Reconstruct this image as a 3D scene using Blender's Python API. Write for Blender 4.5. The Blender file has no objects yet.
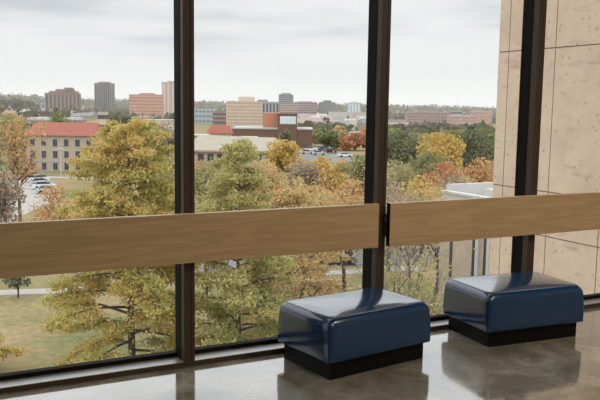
import bpy, math, random
import numpy as np
from mathutils import Vector, Matrix

random.seed(7)
RNG = np.random.default_rng(11)
scn = bpy.context.scene
COL = scn.collection
PI = math.pi

# ------------------------------------------------------------------ camera
EYE = Vector((0.0, 0.0, 1.62))
FPX, PITCH, ROLL, YAW = 769.43, 0.1211, 0.0142, 0.4708
_F = Vector((math.sin(YAW) * math.cos(PITCH), math.cos(YAW) * math.cos(PITCH), -math.sin(PITCH)))
_R = Vector((math.cos(YAW), -math.sin(YAW), 0.0))
_U = _R.cross(_F)
R2 = math.cos(ROLL) * _R + math.sin(ROLL) * _U
U2 = -math.sin(ROLL) * _R + math.cos(ROLL) * _U
FH = Vector((math.sin(YAW), math.cos(YAW), 0.0))      # level viewing direction
RH = _R                                               # level right-hand direction
cam_d = bpy.data.cameras.new('camera')
cam = bpy.data.objects.new('camera', cam_d)
COL.objects.link(cam)
cam_d.sensor_fit = 'HORIZONTAL'
cam_d.sensor_width = 36.0
cam_d.lens = FPX / 600.0 * 36.0
cam_d.clip_end = 9000.0
m = Matrix.Identity(4)
for i in range(3):
    m[i][0], m[i][1], m[i][2] = R2[i], U2[i], -_F[i]
    m[i][3] = EYE[i]
cam.matrix_world = m
scn.camera = cam

GZ = -14.4                                            # the ground outside, below the gallery floor


def ray(px, py):
    return _F + R2 * ((px - 300.0) / FPX) - U2 * ((py - 200.0) / FPX)


def at(px, py, d):
    """World point seen at a picture point of the reference, d metres away along the level view direction."""
    v = ray(px, py)
    return EYE + v * (d / v.dot(FH))


def ground_at(px, py, z=GZ):
    v = ray(px, py)
    return EYE + v * ((z - EYE.z) / v.z)


def on_y(px, py, y):
    v = ray(px, py)
    return EYE + v * (y / v.y)


def on_x(px, py, x):
    v = ray(px, py)
    return EYE + v * (x / v.x)


def world(l, d, z=0.0):
    return RH * l + FH * d + Vector((0, 0, z))


# ------------------------------------------------------------------ materials
def new_mat(name):
    mt = bpy.data.materials.new(name)
    mt.use_nodes = True
    nt = mt.node_tree
    nt.nodes.clear()
    out = nt.nodes.new('ShaderNodeOutputMaterial')
    return mt, nt, out


def plain(name, col, rough=0.7, metal=0.0, var=0.12, scale=4.0, bump=0.0, coat=0.0, spec=0.5):
    """Principled surface whose colour wavers a little with a noise."""
    mt, nt, out = new_mat(name)
    b = nt.nodes.new('ShaderNodeBsdfPrincipled')
    b.inputs['Roughness'].default_value = rough
    b.inputs['Metallic'].default_value = metal
    b.inputs['Coat Weight'].default_value = coat
    b.inputs['Specular IOR Level'].default_value = spec
    tc = nt.nodes.new('ShaderNodeTexCoord')
    n = nt.nodes.new('ShaderNodeTexNoise')
    n.inputs['Scale'].default_value = scale
    n.inputs['Detail'].default_value = 5.0
    nt.links.new(tc.outputs['Object'], n.inputs['Vector'])
    r = nt.nodes.new('ShaderNodeValToRGB')
    r.color_ramp.elements[0].position = 0.3
    r.color_ramp.elements[1].position = 0.7
    r.color_ramp.elements[0].color = [c * (1 - var) for c in col] + [1]
    r.color_ramp.elements[1].color = [min(1, c * (1 + var)) for c in col] + [1]
    nt.links.new(n.outputs['Fac'], r.inputs['Fac'])
    nt.links.new(r.outputs['Color'], b.inputs['Base Color'])
    if bump:
        bp = nt.nodes.new('ShaderNodeBump')
        bp.inputs['Strength'].default_value = bump
        bp.inputs['Distance'].default_value = 0.01
        nt.links.new(n.outputs['Fac'], bp.inputs['Height'])
        nt.links.new(bp.outputs['Normal'], b.inputs['Normal'])
    nt.links.new(b.outputs['BSDF'], out.inputs['Surface'])
    return mt


def ramp_set(r, stops):
    els = r.color_ramp.elements
    while len(els) < len(stops):
        els.new(0.5)
    for e, (p, c) in zip(els, stops):
        e.position = p
        e.color = list(c) + [1]


def leaf_mat(name, cols, transl=0.35, clump=0.35):
    """Leaves: each leaf takes one of the tree's own colours, with patches of one colour over the crown."""
    mt, nt, out = new_mat(name)
    geo = nt.nodes.new('ShaderNodeNewGeometry')
    tc = nt.nodes.new('ShaderNodeTexCoord')
    n = nt.nodes.new('ShaderNodeTexNoise')
    n.inputs['Scale'].default_value = clump
    n.inputs['Detail'].default_value = 2.0
    nt.links.new(tc.outputs['Object'], n.inputs['Vector'])
    mr = nt.nodes.new('ShaderNodeMapRange')
    mr.inputs['From Min'].default_value = 0.3
    mr.inputs['From Max'].default_value = 0.7
    nt.links.new(n.outputs['Fac'], mr.inputs['Value'])
    mx = nt.nodes.new('ShaderNodeMix')
    mx.data_type = 'FLOAT'
    mx.inputs['Factor'].default_value = 0.5
    nt.links.new(mr.outputs['Result'], mx.inputs[2])
    nt.links.new(geo.outputs['Random Per Island'], mx.inputs[3])
    r = nt.nodes.new('ShaderNodeValToRGB')
    k = len(cols)
    ramp_set(r, [(0.15 + 0.7 * i / max(1, k - 1), c) for i, c in enumerate(cols)])
    nt.links.new(mx.outputs[0], r.inputs['Fac'])
    d = nt.nodes.new('ShaderNodeBsdfDiffuse')
    t = nt.nodes.new('ShaderNodeBsdfTranslucent')
    ms = nt.nodes.new('ShaderNodeMixShader')
    ms.inputs['Fac'].default_value = transl
    nt.links.new(r.outputs['Color'], d.inputs['Color'])
    nt.links.new(r.outputs['Color'], t.inputs['Color'])
    nt.links.new(d.outputs['BSDF'], ms.inputs[1])
    nt.links.new(t.outputs['BSDF'], ms.inputs[2])
    nt.links.new(ms.outputs['Shader'], out.inputs['Surface'])
    return mt


def wood_mat():
    mt, nt, out = new_mat('oiled_maple')
    b = nt.nodes.new('ShaderNodeBsdfPrincipled')
    b.inputs['Roughness'].default_value = 0.42
    tc = nt.nodes.new('ShaderNodeTexCoord')
    mp = nt.nodes.new('ShaderNodeMapping')
    mp.inputs['Scale'].default_value = (0.55, 3.0, 7.0)
    nt.links.new(tc.outputs['Object'], mp.inputs['Vector'])
    n0 = nt.nodes.new('ShaderNodeTexNoise')
    n0.inputs['Scale'].default_value = 1.6
    n0.inputs['Detail'].default_value = 3.0
    n0.inputs['Distortion'].default_value = 1.2
    nt.links.new(mp.outputs['Vector'], n0.inputs['Vector'])
    w = nt.nodes.new('ShaderNodeMath')
    w.operation = 'MULTIPLY'
    w.inputs[1].default_value = 26.0
    nt.links.new(n0.outputs['Fac'], w.inputs[0])
    s = nt.nodes.new('ShaderNodeMath')
    s.operation = 'SINE'
    nt.links.new(w.outputs[0], s.inputs[0])
    mp2 = nt.nodes.new('ShaderNodeMapping')
    mp2.inputs['Scale'].default_value = (3.0, 30.0, 160.0)
    nt.links.new(tc.outputs['Object'], mp2.inputs['Vector'])
    n1 = nt.nodes.new('ShaderNodeTexNoise')
    n1.inputs['Scale'].default_value = 1.0
    n1.inputs['Detail'].default_value = 4.0
    nt.links.new(mp2.outputs['Vector'], n1.inputs['Vector'])
    a1 = nt.nodes.new('ShaderNodeMath')
    a1.operation = 'MULTIPLY_ADD'
    a1.inputs[1].default_value = 0.13
    nt.links.new(s.outputs[0], a1.inputs[0])
    nt.links.new(n1.outputs['Fac'], a1.inputs[2])
    r = nt.nodes.new('ShaderNodeValToRGB')
    ramp_set(r, [(0.25, WOOD_D), (0.5, WOOD_M), (0.75, WOOD_L)])
    nt.links.new(a1.outputs[0], r.inputs['Fac'])
    nt.links.new(r.outputs['Color'], b.inputs['Base Color'])
    nt.links.new(b.outputs['BSDF'], out.inputs['Surface'])
    return mt


WOOD_D, WOOD_M, WOOD_L = (0.35, 0.225, 0.115), (0.41, 0.272, 0.143), (0.46, 0.315, 0.172)


def floor_mat():
    mt, nt, out = new_mat('polished_concrete')
    b = nt.nodes.new('ShaderNodeBsdfPrincipled')
    tc = nt.nodes.new('ShaderNodeTexCoord')
    n = nt.nodes.new('ShaderNodeTexNoise')
    n.inputs['Scale'].default_value = 2.2
    n.inputs['Detail'].default_value = 8.0
    n.inputs['Roughness'].default_value = 0.65
    n.inputs['Distortion'].default_value = 0.6
    nt.links.new(tc.outputs['Object'], n.inputs['Vector'])
    r = nt.nodes.new('ShaderNodeValToRGB')
    ramp_set(r, [(0.34, (0.10, 0.088, 0.066)), (0.5, (0.17, 0.15, 0.116)), (0.66, (0.29, 0.26, 0.205))])
    nt.links.new(n.outputs['Fac'], r.inputs['Fac'])
    n2 = nt.nodes.new('ShaderNodeTexNoise')
    n2.inputs['Scale'].default_value = 60.0
    n2.inputs['Detail'].default_value = 3.0
    nt.links.new(tc.outputs['Object'], n2.inputs['Vector'])
    mx = nt.nodes.new('ShaderNodeMix')
    mx.data_type = 'RGBA'
    mx.blend_type = 'OVERLAY'
    mx.inputs['Factor'].default_value = 0.35
    nt.links.new(r.outputs['Color'], mx.inputs[6])
    nt.links.new(n2.outputs['Color'], mx.inputs[7])
    hs = nt.nodes.new('ShaderNodeHueSaturation')
    hs.inputs['Saturation'].default_value = 1.0
    nt.links.new(mx.outputs[2], hs.inputs['Color'])
    nt.links.new(hs.outputs['Color'], b.inputs['Base Color'])
    rr = nt.nodes.new('ShaderNodeMapRange')
    rr.inputs['From Min'].default_value = 0.3
    rr.inputs['From Max'].default_value = 0.7
    rr.inputs['To Min'].default_value = 0.06
    rr.inputs['To Max'].default_value = 0.15
    nt.links.new(n.outputs['Fac'], rr.inputs['Value'])
    nt.links.new(rr.outputs['Result'], b.inputs['Roughness'])
    bp = nt.nodes.new('ShaderNodeBump')
    bp.inputs['Strength'].default_value = 0.12
    bp.inputs['Distance'].default_value = 0.004
    nt.links.new(n.outputs['Fac'], bp.inputs['Height'])
    nt.links.new(bp.outputs['Normal'], b.inputs['Normal'])
    b.inputs['IOR'].default_value = 1.6
    b.inputs['Coat Weight'].default_value = 0.7
    b.inputs['Coat Roughness'].default_value = 0.05
    nt.links.new(b.outputs['BSDF'], out.inputs['Surface'])
    return mt


def glass_mat():
    mt, nt, out = new_mat('window_glass')
    lw = nt.nodes.new('ShaderNodeLayerWeight')            # Schlick: 0.04 + 0.96 (1 - cos)^5, alike from both sides
    pw = nt.nodes.new('ShaderNodeMath')
    pw.operation = 'POWER'
    pw.inputs[1].default_value = 5.0
    nt.links.new(lw.outputs['Facing'], pw.inputs[0])
    fr = nt.nodes.new('ShaderNodeMath')
    fr.operation = 'MULTIPLY_ADD'
    fr.inputs[1].default_value = 0.96
    fr.inputs[2].default_value = 0.035
    nt.links.new(pw.outputs[0], fr.inputs[0])
    t = nt.nodes.new('ShaderNodeBsdfTransparent')
    t.inputs['Color'].default_value = (0.99, 0.995, 0.992, 1)
    g = nt.nodes.new('ShaderNodeBsdfGlossy')
    g.inputs['Roughness'].default_value = 0.0
    ms = nt.nodes.new('ShaderNodeMixShader')
    nt.links.new(fr.outputs[0], ms.inputs['Fac'])
    nt.links.new(t.outputs['BSDF'], ms.inputs[1])
    nt.links.new(g.outputs['BSDF'], ms.inputs[2])
    nt.links.new(ms.outputs['Shader'], out.inputs['Surface'])
    return mt


def concrete_mat(name, col, pits=True):
    mt, nt, out = new_mat(name)
    b = nt.nodes.new('ShaderNodeBsdfPrincipled')
    b.inputs['Roughness'].default_value = 0.9
    tc = nt.nodes.new('ShaderNodeTexCoord')
    n = nt.nodes.new('ShaderNodeTexNoise')
    n.inputs['Scale'].default_value = 1.3
    n.inputs['Detail'].default_value = 8.0
    n.inputs['Roughness'].default_value = 0.7
    nt.links.new(tc.outputs['Object'], n.inputs['Vector'])
    r = nt.nodes.new('ShaderNodeValToRGB')
    ramp_set(r, [(0.3, [c * 0.84 for c in col]), (0.7, [c * 1.1 for c in col])])
    nt.links.new(n.outputs['Fac'], r.inputs['Fac'])
    v = nt.nodes.new('ShaderNodeTexVoronoi')
    v.inputs['Scale'].default_value = 5.5
    v.inputs['Randomness'].default_value = 1.0
    nt.links.new(tc.outputs['Object'], v.inputs['Vector'])
    rp = nt.nodes.new('ShaderNodeValToRGB')
    ramp_set(rp, [(0.10, (0.5, 0.42, 0.34)), (0.17, (1, 1, 1))])
    nt.links.new(v.outputs['Distance'], rp.inputs['Fac'])
    mx = nt.nodes.new('ShaderNodeMix')
    mx.data_type = 'RGBA'
    mx.blend_type = 'MULTIPLY'
    mx.inputs['Factor'].default_value = 0.7 if pits else 0.0
    nt.links.new(r.outputs['Color'], mx.inputs[6])
    nt.links.new(rp.outputs['Color'], mx.inputs[7])
    mp = nt.nodes.new('ShaderNodeMapping')
    mp.inputs['Scale'].default_value = (1.0, 1.0, 4.5)
    nt.links.new(tc.outputs['Object'], mp.inputs['Vector'])
    n3 = nt.nodes.new('ShaderNodeTexNoise')
    n3.inputs['Scale'].default_value = 1.1
    n3.inputs['Detail'].default_value = 9.0
    n3.inputs['Roughness'].default_value = 0.75
    nt.links.new(mp.outputs['Vector'], n3.inputs['Vector'])
    r3 = nt.nodes.new('ShaderNodeValToRGB')
    ramp_set(r3, [(0.56, (1, 1, 1)), (0.66, (0.80, 0.72, 0.73))])
    nt.links.new(n3.outputs['Fac'], r3.inputs['Fac'])
    mz = nt.nodes.new('ShaderNodeMix')
    mz.data_type = 'RGBA'
    mz.blend_type = 'MULTIPLY'
    mz.inputs['Factor'].default_value = 1.0
    nt.links.new(mx.outputs[2], mz.inputs[6])
    nt.links.new(r3.outputs['Color'], mz.inputs[7])
    nt.links.new(mz.outputs[2], b.inputs['Base Color'])
    nt.links.new(b.outputs['BSDF'], out.inputs['Surface'])
    return mt


def ground_mat():
    mt, nt, out = new_mat('autumn_lawn')
    b = nt.nodes.new('ShaderNodeBsdfDiffuse')
    tc = nt.nodes.new('ShaderNodeTexCoord')
    n = nt.nodes.new('ShaderNodeTexNoise')
    n.inputs['Scale'].default_value = 0.07
    n.inputs['Detail'].default_value = 6.0
    nt.links.new(tc.outputs['Object'], n.inputs['Vector'])
    r = nt.nodes.new('ShaderNodeValToRGB')
    ramp_set(r, [(0.36, (0.17, 0.185, 0.09)), (0.46, (0.25, 0.22, 0.12)), (0.6, (0.32, 0.25, 0.15))])
    nt.links.new(n.outputs['Fac'], r.inputs['Fac'])
    n2 = nt.nodes.new('ShaderNodeTexNoise')
    n2.inputs['Scale'].default_value = 1.6
    n2.inputs['Detail'].default_value = 6.0
    nt.links.new(tc.outputs['Object'], n2.inputs['Vector'])
    r2 = nt.nodes.new('ShaderNodeValToRGB')
    ramp_set(r2, [(0.3, (0.75, 0.75, 0.72)), (0.7, (1.15, 1.1, 1.05))])
    nt.links.new(n2.outputs['Fac'], r2.inputs['Fac'])
    mx = nt.nodes.new('ShaderNodeMix')
    mx.data_type = 'RGBA'
    mx.blend_type = 'MULTIPLY'
    mx.inputs['Factor'].default_value = 1.0
    nt.links.new(r.outputs['Color'], mx.inputs[6])
    nt.links.new(r2.outputs['Color'], mx.inputs[7])
    nt.links.new(mx.outputs[2], b.inputs['Color'])
    nt.links.new(b.outputs['BSDF'], out.inputs['Surface'])
    return mt


M = {}
M['wood'] = wood_mat()
M['floor'] = floor_mat()
M['glass'] = glass_mat()
M['bronze'] = plain('bronze_anodised_metal', (0.055, 0.036, 0.026), 0.5, 0.0, 0.08, 3.0, spec=0.2)
M['bronze_dark'] = plain('matte_dark_bronze', (0.008, 0.006, 0.005), 0.7, 0.0, 0.1, 3.0, spec=0.08)
M['sill'] = plain('brushed_bronze_sill', (0.27, 0.262, 0.25), 0.34, 0.6, 0.03, 2.0)
M['vinyl'] = plain('blue_vinyl', (0.0030, 0.027, 0.078), 0.20, 0.0, 0.08, 14.0, bump=0.03, coat=0.5, spec=0.5)
M['seam'] = plain('blue_vinyl_piping', (0.005, 0.018, 0.044), 0.35, 0.0, 0.1, 14.0)
M['plinth'] = plain('black_laminate', (0.0035, 0.003, 0.0026), 0.5, 0.0, 0.15, 8.0, spec=0.12)
M['plaster'] = plain('white_plaster', (0.26, 0.25, 0.235), 0.85, 0.0, 0.04, 2.0)
M['concrete'] = concrete_mat('precast_concrete', (0.52, 0.40, 0.295))
M['joint'] = plain('dark_joint_sealant', (0.16, 0.115, 0.08), 0.9)
M['ground'] = ground_mat()
M['path'] = plain('pale_pavement', (0.34, 0.32, 0.295), 0.9, 0, 0.1, 0.6)
M['asphalt'] = plain('grey_asphalt', (0.17, 0.168, 0.17), 0.9, 0, 0.15, 0.4)
M['bark'] = plain('grey_brown_bark', (0.09, 0.07, 0.055), 0.95, 0, 0.3, 5.0)
M['bark_pale'] = plain('pale_grey_bark', (0.20, 0.17, 0.14), 0.95, 0, 0.25, 5.0)

def pal(name, cols, tr, cl):
    return leaf_mat(name, cols, tr, cl)


PAL = {
    'cypress': pal('cypress_needles', [(0.36, 0.36, 0.13), (0.52, 0.46, 0.15), (0.64, 0.52, 0.20), (0.66, 0.38, 0.15)], 0.4, 0.35),
    'cypress_green': pal('green_cypress_needles', [(0.30, 0.33, 0.14), (0.42, 0.41, 0.16), (0.54, 0.48, 0.21), (0.57, 0.45, 0.20)], 0.4, 0.3),
    'gold_thin': pal('thin_gold_leaves', [(0.46, 0.40, 0.19), (0.58, 0.45, 0.22), (0.62, 0.40, 0.20), (0.48, 0.43, 0.20)], 0.35, 0.3),
    'olive': pal('olive_leaves', [(0.27, 0.26, 0.13), (0.38, 0.35, 0.16), (0.46, 0.40, 0.19)], 0.3, 0.25),
    'green': pal('mid_green_leaves', [(0.17, 0.20, 0.10), (0.26, 0.28, 0.13), (0.36, 0.34, 0.15)], 0.3, 0.25),
    'dark': pal('dark_green_leaves', [(0.12, 0.145, 0.095), (0.19, 0.20, 0.125), (0.28, 0.27, 0.15)], 0.25, 0.25),
    'yellow': pal('yellow_leaves', [(0.46, 0.34, 0.11), (0.60, 0.42, 0.13), (0.66, 0.50, 0.20)], 0.3, 0.25),
    'orange': pal('orange_leaves', [(0.44, 0.27, 0.13), (0.58, 0.34, 0.16), (0.60, 0.42, 0.20)], 0.3, 0.25),
    'red': pal('rust_red_leaves', [(0.42, 0.21, 0.13), (0.55, 0.27, 0.15), (0.56, 0.35, 0.19)], 0.3, 0.25),
    'brown': pal('brown_grey_leaves', [(0.30, 0.24, 0.18), (0.40, 0.31, 0.22), (0.46, 0.37, 0.26)], 0.25, 0.25),
    'far': pal('far_tree_leaves', [(0.07, 0.08, 0.05), (0.115, 0.115, 0.065), (0.19, 0.14, 0.085)], 0.2, 0.02),
}


# ------------------------------------------------------------------ mesh helpers
class MB:
    """Collects boxes, tubes and prisms; build() links them as ONE mesh object."""

    def __init__(self):
        self.v, self.f = [], []

    def box(self, lo, hi):
        b = len(self.v)
        x0, y0, z0 = lo
        x1, y1, z1 = hi
        self.v += [(x0, y0, z0), (x1, y0, z0), (x1, y1, z0), (x0, y1, z0), (x0, y0, z1), (x1, y0, z1), (x1, y1, z1), (x0, y1, z1)]
        for q in ((3, 2, 1, 0), (4, 5, 6, 7), (0, 1, 5, 4), (1, 2, 6, 5), (2, 3, 7, 6), (3, 0, 4, 7)):
            self.f.append(tuple(b + i for i in q))
        return self

    def prism(self, pts, axis_vec):
        """closed polygon pts (3D), extruded by axis_vec"""
        b, n = len(self.v), len(pts)
        a = Vector(axis_vec)
        self.v += [tuple(p) for p in pts] + [tuple(Vector(p) + a) for p in pts]
        self.f.append(tuple(b + i for i in range(n))[::-1])
        self.f.append(tuple(b + n + i for i in range(n)))
        for i in range(n):
            j = (i + 1) % n
            self.f.append((b + i, b + j, b + n + j, b + n + i))
        return self

    def tube(self, pts, radii, n=6):
        pts = [Vector(p) for p in pts]
        if not hasattr(radii, '__len__'):
            radii = [radii] * len(pts)
        b = len(self.v)
        k = len(pts)
        for i, p in enumerate(pts):
            t = (pts[min(i + 1, k - 1)] - pts[max(i - 1, 0)])
            t = t.normalized() if t.length > 1e-9 else Vector((0, 0, 1))
            u = t.cross(Vector((0, 0, 1)) if abs(t.z) < 0.9 else Vector((1, 0, 0))).normalized()
            w = t.cross(u)
            for j in range(n):
                a = 2 * PI * j / n
                self.v.append(tuple(p + (u * math.cos(a) + w * math.sin(a)) * radii[i]))
        for i in range(k - 1):
            for j in range(n):
                j2 = (j + 1) % n
                self.f.append((b + i * n + j, b + i * n + j2, b + (i + 1) * n + j2, b + (i + 1) * n + j))
        self.f.append(tuple(b + j for j in range(n))[::-1])
        self.f.append(tuple(b + (k - 1) * n + j for j in range(n)))
        return self

    def build(self, name, mat, parent=None, smooth=False, bevel=0.0, seg=2):
        me = bpy.data.meshes.new(name)
        me.from_pydata(self.v, [], self.f)
        me.materials.append(mat)
        me.update()
        o = bpy.data.objects.new(name, me)
        COL.objects.link(o)
        if parent is not None:
            o.parent = parent
        if smooth:
            me.polygons.foreach_set('use_smooth', [True] * len(me.polygons))
        if bevel:
            bv = o.modifiers.new('bevel', 'BEVEL')
            bv.width = bevel
            bv.segments = seg
            bv.limit_method = 'ANGLE'
        return o


def mesh_np(name, V, Fq, mat, parent=None):
    me = bpy.data.meshes.new(name)
    nv, nf = len(V), len(Fq)
    me.vertices.add(nv)
    me.vertices.foreach_set('co', np.asarray(V, np.float32).ravel())
    me.loops.add(nf * 4)
    me.loops.foreach_set('vertex_index', np.asarray(Fq, np.int32).ravel())
    me.polygons.add(nf)
    me.polygons.foreach_set('loop_start', np.arange(0, nf * 4, 4, dtype=np.int32))
    me.update(calc_edges=True)
    me.materials.append(mat)
    o = bpy.data.objects.new(name, me)
    COL.objects.link(o)
    if parent is not None:
        o.parent = parent
    return o


def leaf_cloud(name, C, size, mat, parent, aspect=1.6, jitter=0.45, droop=None):
    """One mesh of small folded leaves at the points C."""
    C = np.asarray(C, float)
    n = len(C)
    a = RNG.normal(size=(n, 3))
    if droop is not None:
        a = a * 0.8 + np.asarray(droop)
    a /= np.linalg.norm(a, axis=1)[:, None]
    b = RNG.normal(size=(n, 3))
    b -= a * (a * b).sum(1)[:, None]
    b /= np.linalg.norm(b, axis=1)[:, None]
    s = size * (1 + jitter * (RNG.random(n) * 2 - 1))[:, None]
    A, B = a * s * aspect * 0.5, b * s * 0.5
    V = np.stack([C - A, C + B, C + A, C - B], axis=1).reshape(-1, 3)
    F = np.arange(n * 4).reshape(n, 4)
    return mesh_np(name, V, F, mat, parent)


def tag(o, label, cat=None, group=None, kind=None):
    o['label'] = label
    if cat:
        o['category'] = cat
    if group:
        o['group'] = group
    if kind:
        o['kind'] = kind
    return o


def thing(name, label, cat, loc=(0, 0, 0), rz=0.0, group=None):
    o = bpy.data.objects.new(name, None)
    COL.objects.link(o)
    o.location = loc
    o.rotation_euler = (0, 0, rz)
    o.empty_display_size = 0.2
    return tag(o, label, cat, group)


# ------------------------------------------------------------------ the gallery
GY = 4.58                 # glass plane
FACE = 4.432              # room-side face of the mullions
S0, SP, MW = 1.502, 1.3867, 0.0695
XS = [S0 + SP * k for k in range(-3, 5)]
XL, XR = XS[0], XS[-1]
YB, CZ = -6.0, 3.7
WT = 3.45                 # head of the windows

tag(MB().box((XL - 0.3, YB - 0.3, -0.3), (XR + 0.3, GY + 0.12, 0.0)).build('floor', M['floor']), 'polished grey concrete gallery floor', 'floor', kind='structure')
tag(MB().box((XL - 0.3, YB - 0.3, CZ), (XR + 0.3, GY + 0.12, CZ + 0.3)).build('ceiling', M['plaster']), 'white ceiling of the gallery', 'ceiling', kind='structure')
tag(MB().box((XL - 0.3, YB - 0.3, 0.0), (XR + 0.3, YB, CZ)).build('wall_back', M['plaster']), 'white wall behind the viewer', 'wall', kind='structure')
tag(MB().box((XL - 0.3, YB, 0.0), (XL - 0.035, GY + 0.12, CZ)).build('wall_left', M['plaster']), 'white wall left of the windows', 'wall', kind='structure')
tag(MB().box((XR + 0.035, YB, 0.0), (XR + 0.3, GY + 0.12, CZ)).build('wall_right', M['plaster']), 'white wall right of the windows', 'wall', kind='structure')
tag(MB().box((XL - 0.035, GY - 0.15, WT), (XR + 0.035, GY + 0.12, CZ)).build('wall_front', M['plaster']), 'wall strip above the windows', 'wall', kind='structure')

# sill along the foot of the glazing
sill = bpy.data.objects.new('trim_1', None)
COL.objects.link(sill)
tag(sill, 'long dark bronze sill along the foot of the windows', 'sill', kind='structure')
MB().box((XL, FACE + 0.008, 0.0), (XR, FACE + 0.022, 0.030)).build('sill_lip', M['bronze'], sill, bevel=0.002)
MB().box((XL, FACE + 0.008, 0.030), (XR, GY - 0.022, 0.034)).build('sill_plate', M['sill'], sill)

for k, x in enumerate(XS):
    t = bpy.data.objects.new('trim_%d' % (k + 2), None)
    COL.objects.link(t)
    tag(t, 'dark bronze window mullion', 'mullion', kind='structure')
    h = MW / 2
    mb = MB().box((x - h, FACE, 0.034), (x + h * 0.25, GY + 0.03, WT)).box((x + h * 0.31, FACE, 0.034), (x + h, GY + 0.03, WT))
    mb.box((x + h * 0.2, FACE + 0.006, 0.034), (x + h * 0.4, GY + 0.03, WT))
    mb.build('mullion_post', M['bronze'], t, bevel=0.0025)
    MB().box((x - h - 0.003, GY - 0.085, 0.034), (x - h, GY + 0.02, WT)).build('dark_flank_bead', M['bronze_dark'], t)  # bead widened into a matte black skin that darkens the mullion's flank
    MB().box((x + h, GY - 0.085, 0.034), (x + h + 0.003, GY + 0.02, WT)).build('dark_flank_bead', M['bronze_dark'], t)

for k in range(len(XS) - 1):
    a, b = XS[k] + MW / 2 + 0.003, XS[k + 1] - MW / 2 - 0.003
    w = bpy.data.objects.new('window_%d' % (k + 1), None)
    COL.objects.link(w)
    tag(w, 'tall fixed gallery window', 'window', kind='structure')
    MB().box((a, GY - 0.022, 0.034), (b, GY + 0.03, 0.0607)).box((a, GY - 0.022, WT - 0.03), (b, GY + 0.03, WT)).build('window_frame', M['bronze_dark'], w)
    MB().box((a, GY, 0.0607), (b, GY + 0.012, WT - 0.03)).build('window_pane', M['glass'], w)

# guard boards across the windows
RT, RB, RY0 = 0.972, 0.6715, 4.362
RY1 = RY0 + 0.04


def guard_rail(label, x0, x1, brackets, dark_left):
    t = thing('guard_rail', label, 'guard rail', ((x0 + x1) / 2, RY0, 0), 0)
    ox, oy = (x0 + x1) / 2, RY0
    MB().box((x0 - ox, 0, RB), (x1 - ox, 0.04, RT)).build('board', M['wood'], t, bevel=0.003)
    if dark_left:
        MB().box((x0 - ox - 0.004, 0.002, RB + 0.002), (x0 - ox, 0.039, RT - 0.002)).build('dark_end', M['bronze_dark'], t, bevel=0.001)  # thin dark slab added to blacken the board's left end
    for (b0, b1) in brackets:
        MB().box((b0 - ox, 0.04, 0.735), (b1 - ox, FACE - oy, 0.895)).build('bracket', M['bronze'], t, bevel=0.002)
    return t


r1x = on_y(378.8, 226, RY0).x
r2x = on_y(390.0, 224, RY0).x
guard_rail('long maple guard board across the two left windows, longer left board', XL + 0.05, r1x, [(XS[k] - 0.03, XS[k] + 0.03) for k in (1, 2, 3)] + [(XS[4] - 0.034, r1x)], False)
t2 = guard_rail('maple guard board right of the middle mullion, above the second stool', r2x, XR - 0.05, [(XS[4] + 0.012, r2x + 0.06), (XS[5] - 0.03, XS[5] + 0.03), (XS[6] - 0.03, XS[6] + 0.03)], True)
for z in (0.775, 0.855):
    ox = t2.location.x
    MB().tube([(XS[4] + 0.022 - ox, FACE - RY0 - 0.034, z), (XS[4] + 0.022 - ox, FACE - RY0 - 0.028, z)], 0.006, 8).build('bolt', M['sill'], t2)


# ------------------------------------------------------------------ the two stools
def rounded_ring(hx, hy, r, z, n=6):
    pts = []
    for cx, cy, a0 in ((hx - r, hy - r, 0), (-hx + r, hy - r, PI / 2), (-hx + r, -hy + r, PI), (hx - r, -hy + r, 1.5 * PI)):
        for i in range(n + 1):
            a = a0 + PI / 2 * i / n
            pts.append((cx + r * math.cos(a), cy + r * math.sin(a), z))
    # extra points along the straights
    out = []
    k = len(pts)
    for i in range(k):
        p, q = pts[i], pts[(i + 1) % k]
        out.append(p)
        if i % (n + 1) == n:
            for s in range(1, 8):
                f = s / 8
                out.append(tuple(p[j] + (q[j] - p[j]) * f for j in range(3)))
    return out


SW, SD, HB, HT, INS = 0.830, 0.560, 0.1151, 0.396, 0.034


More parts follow.
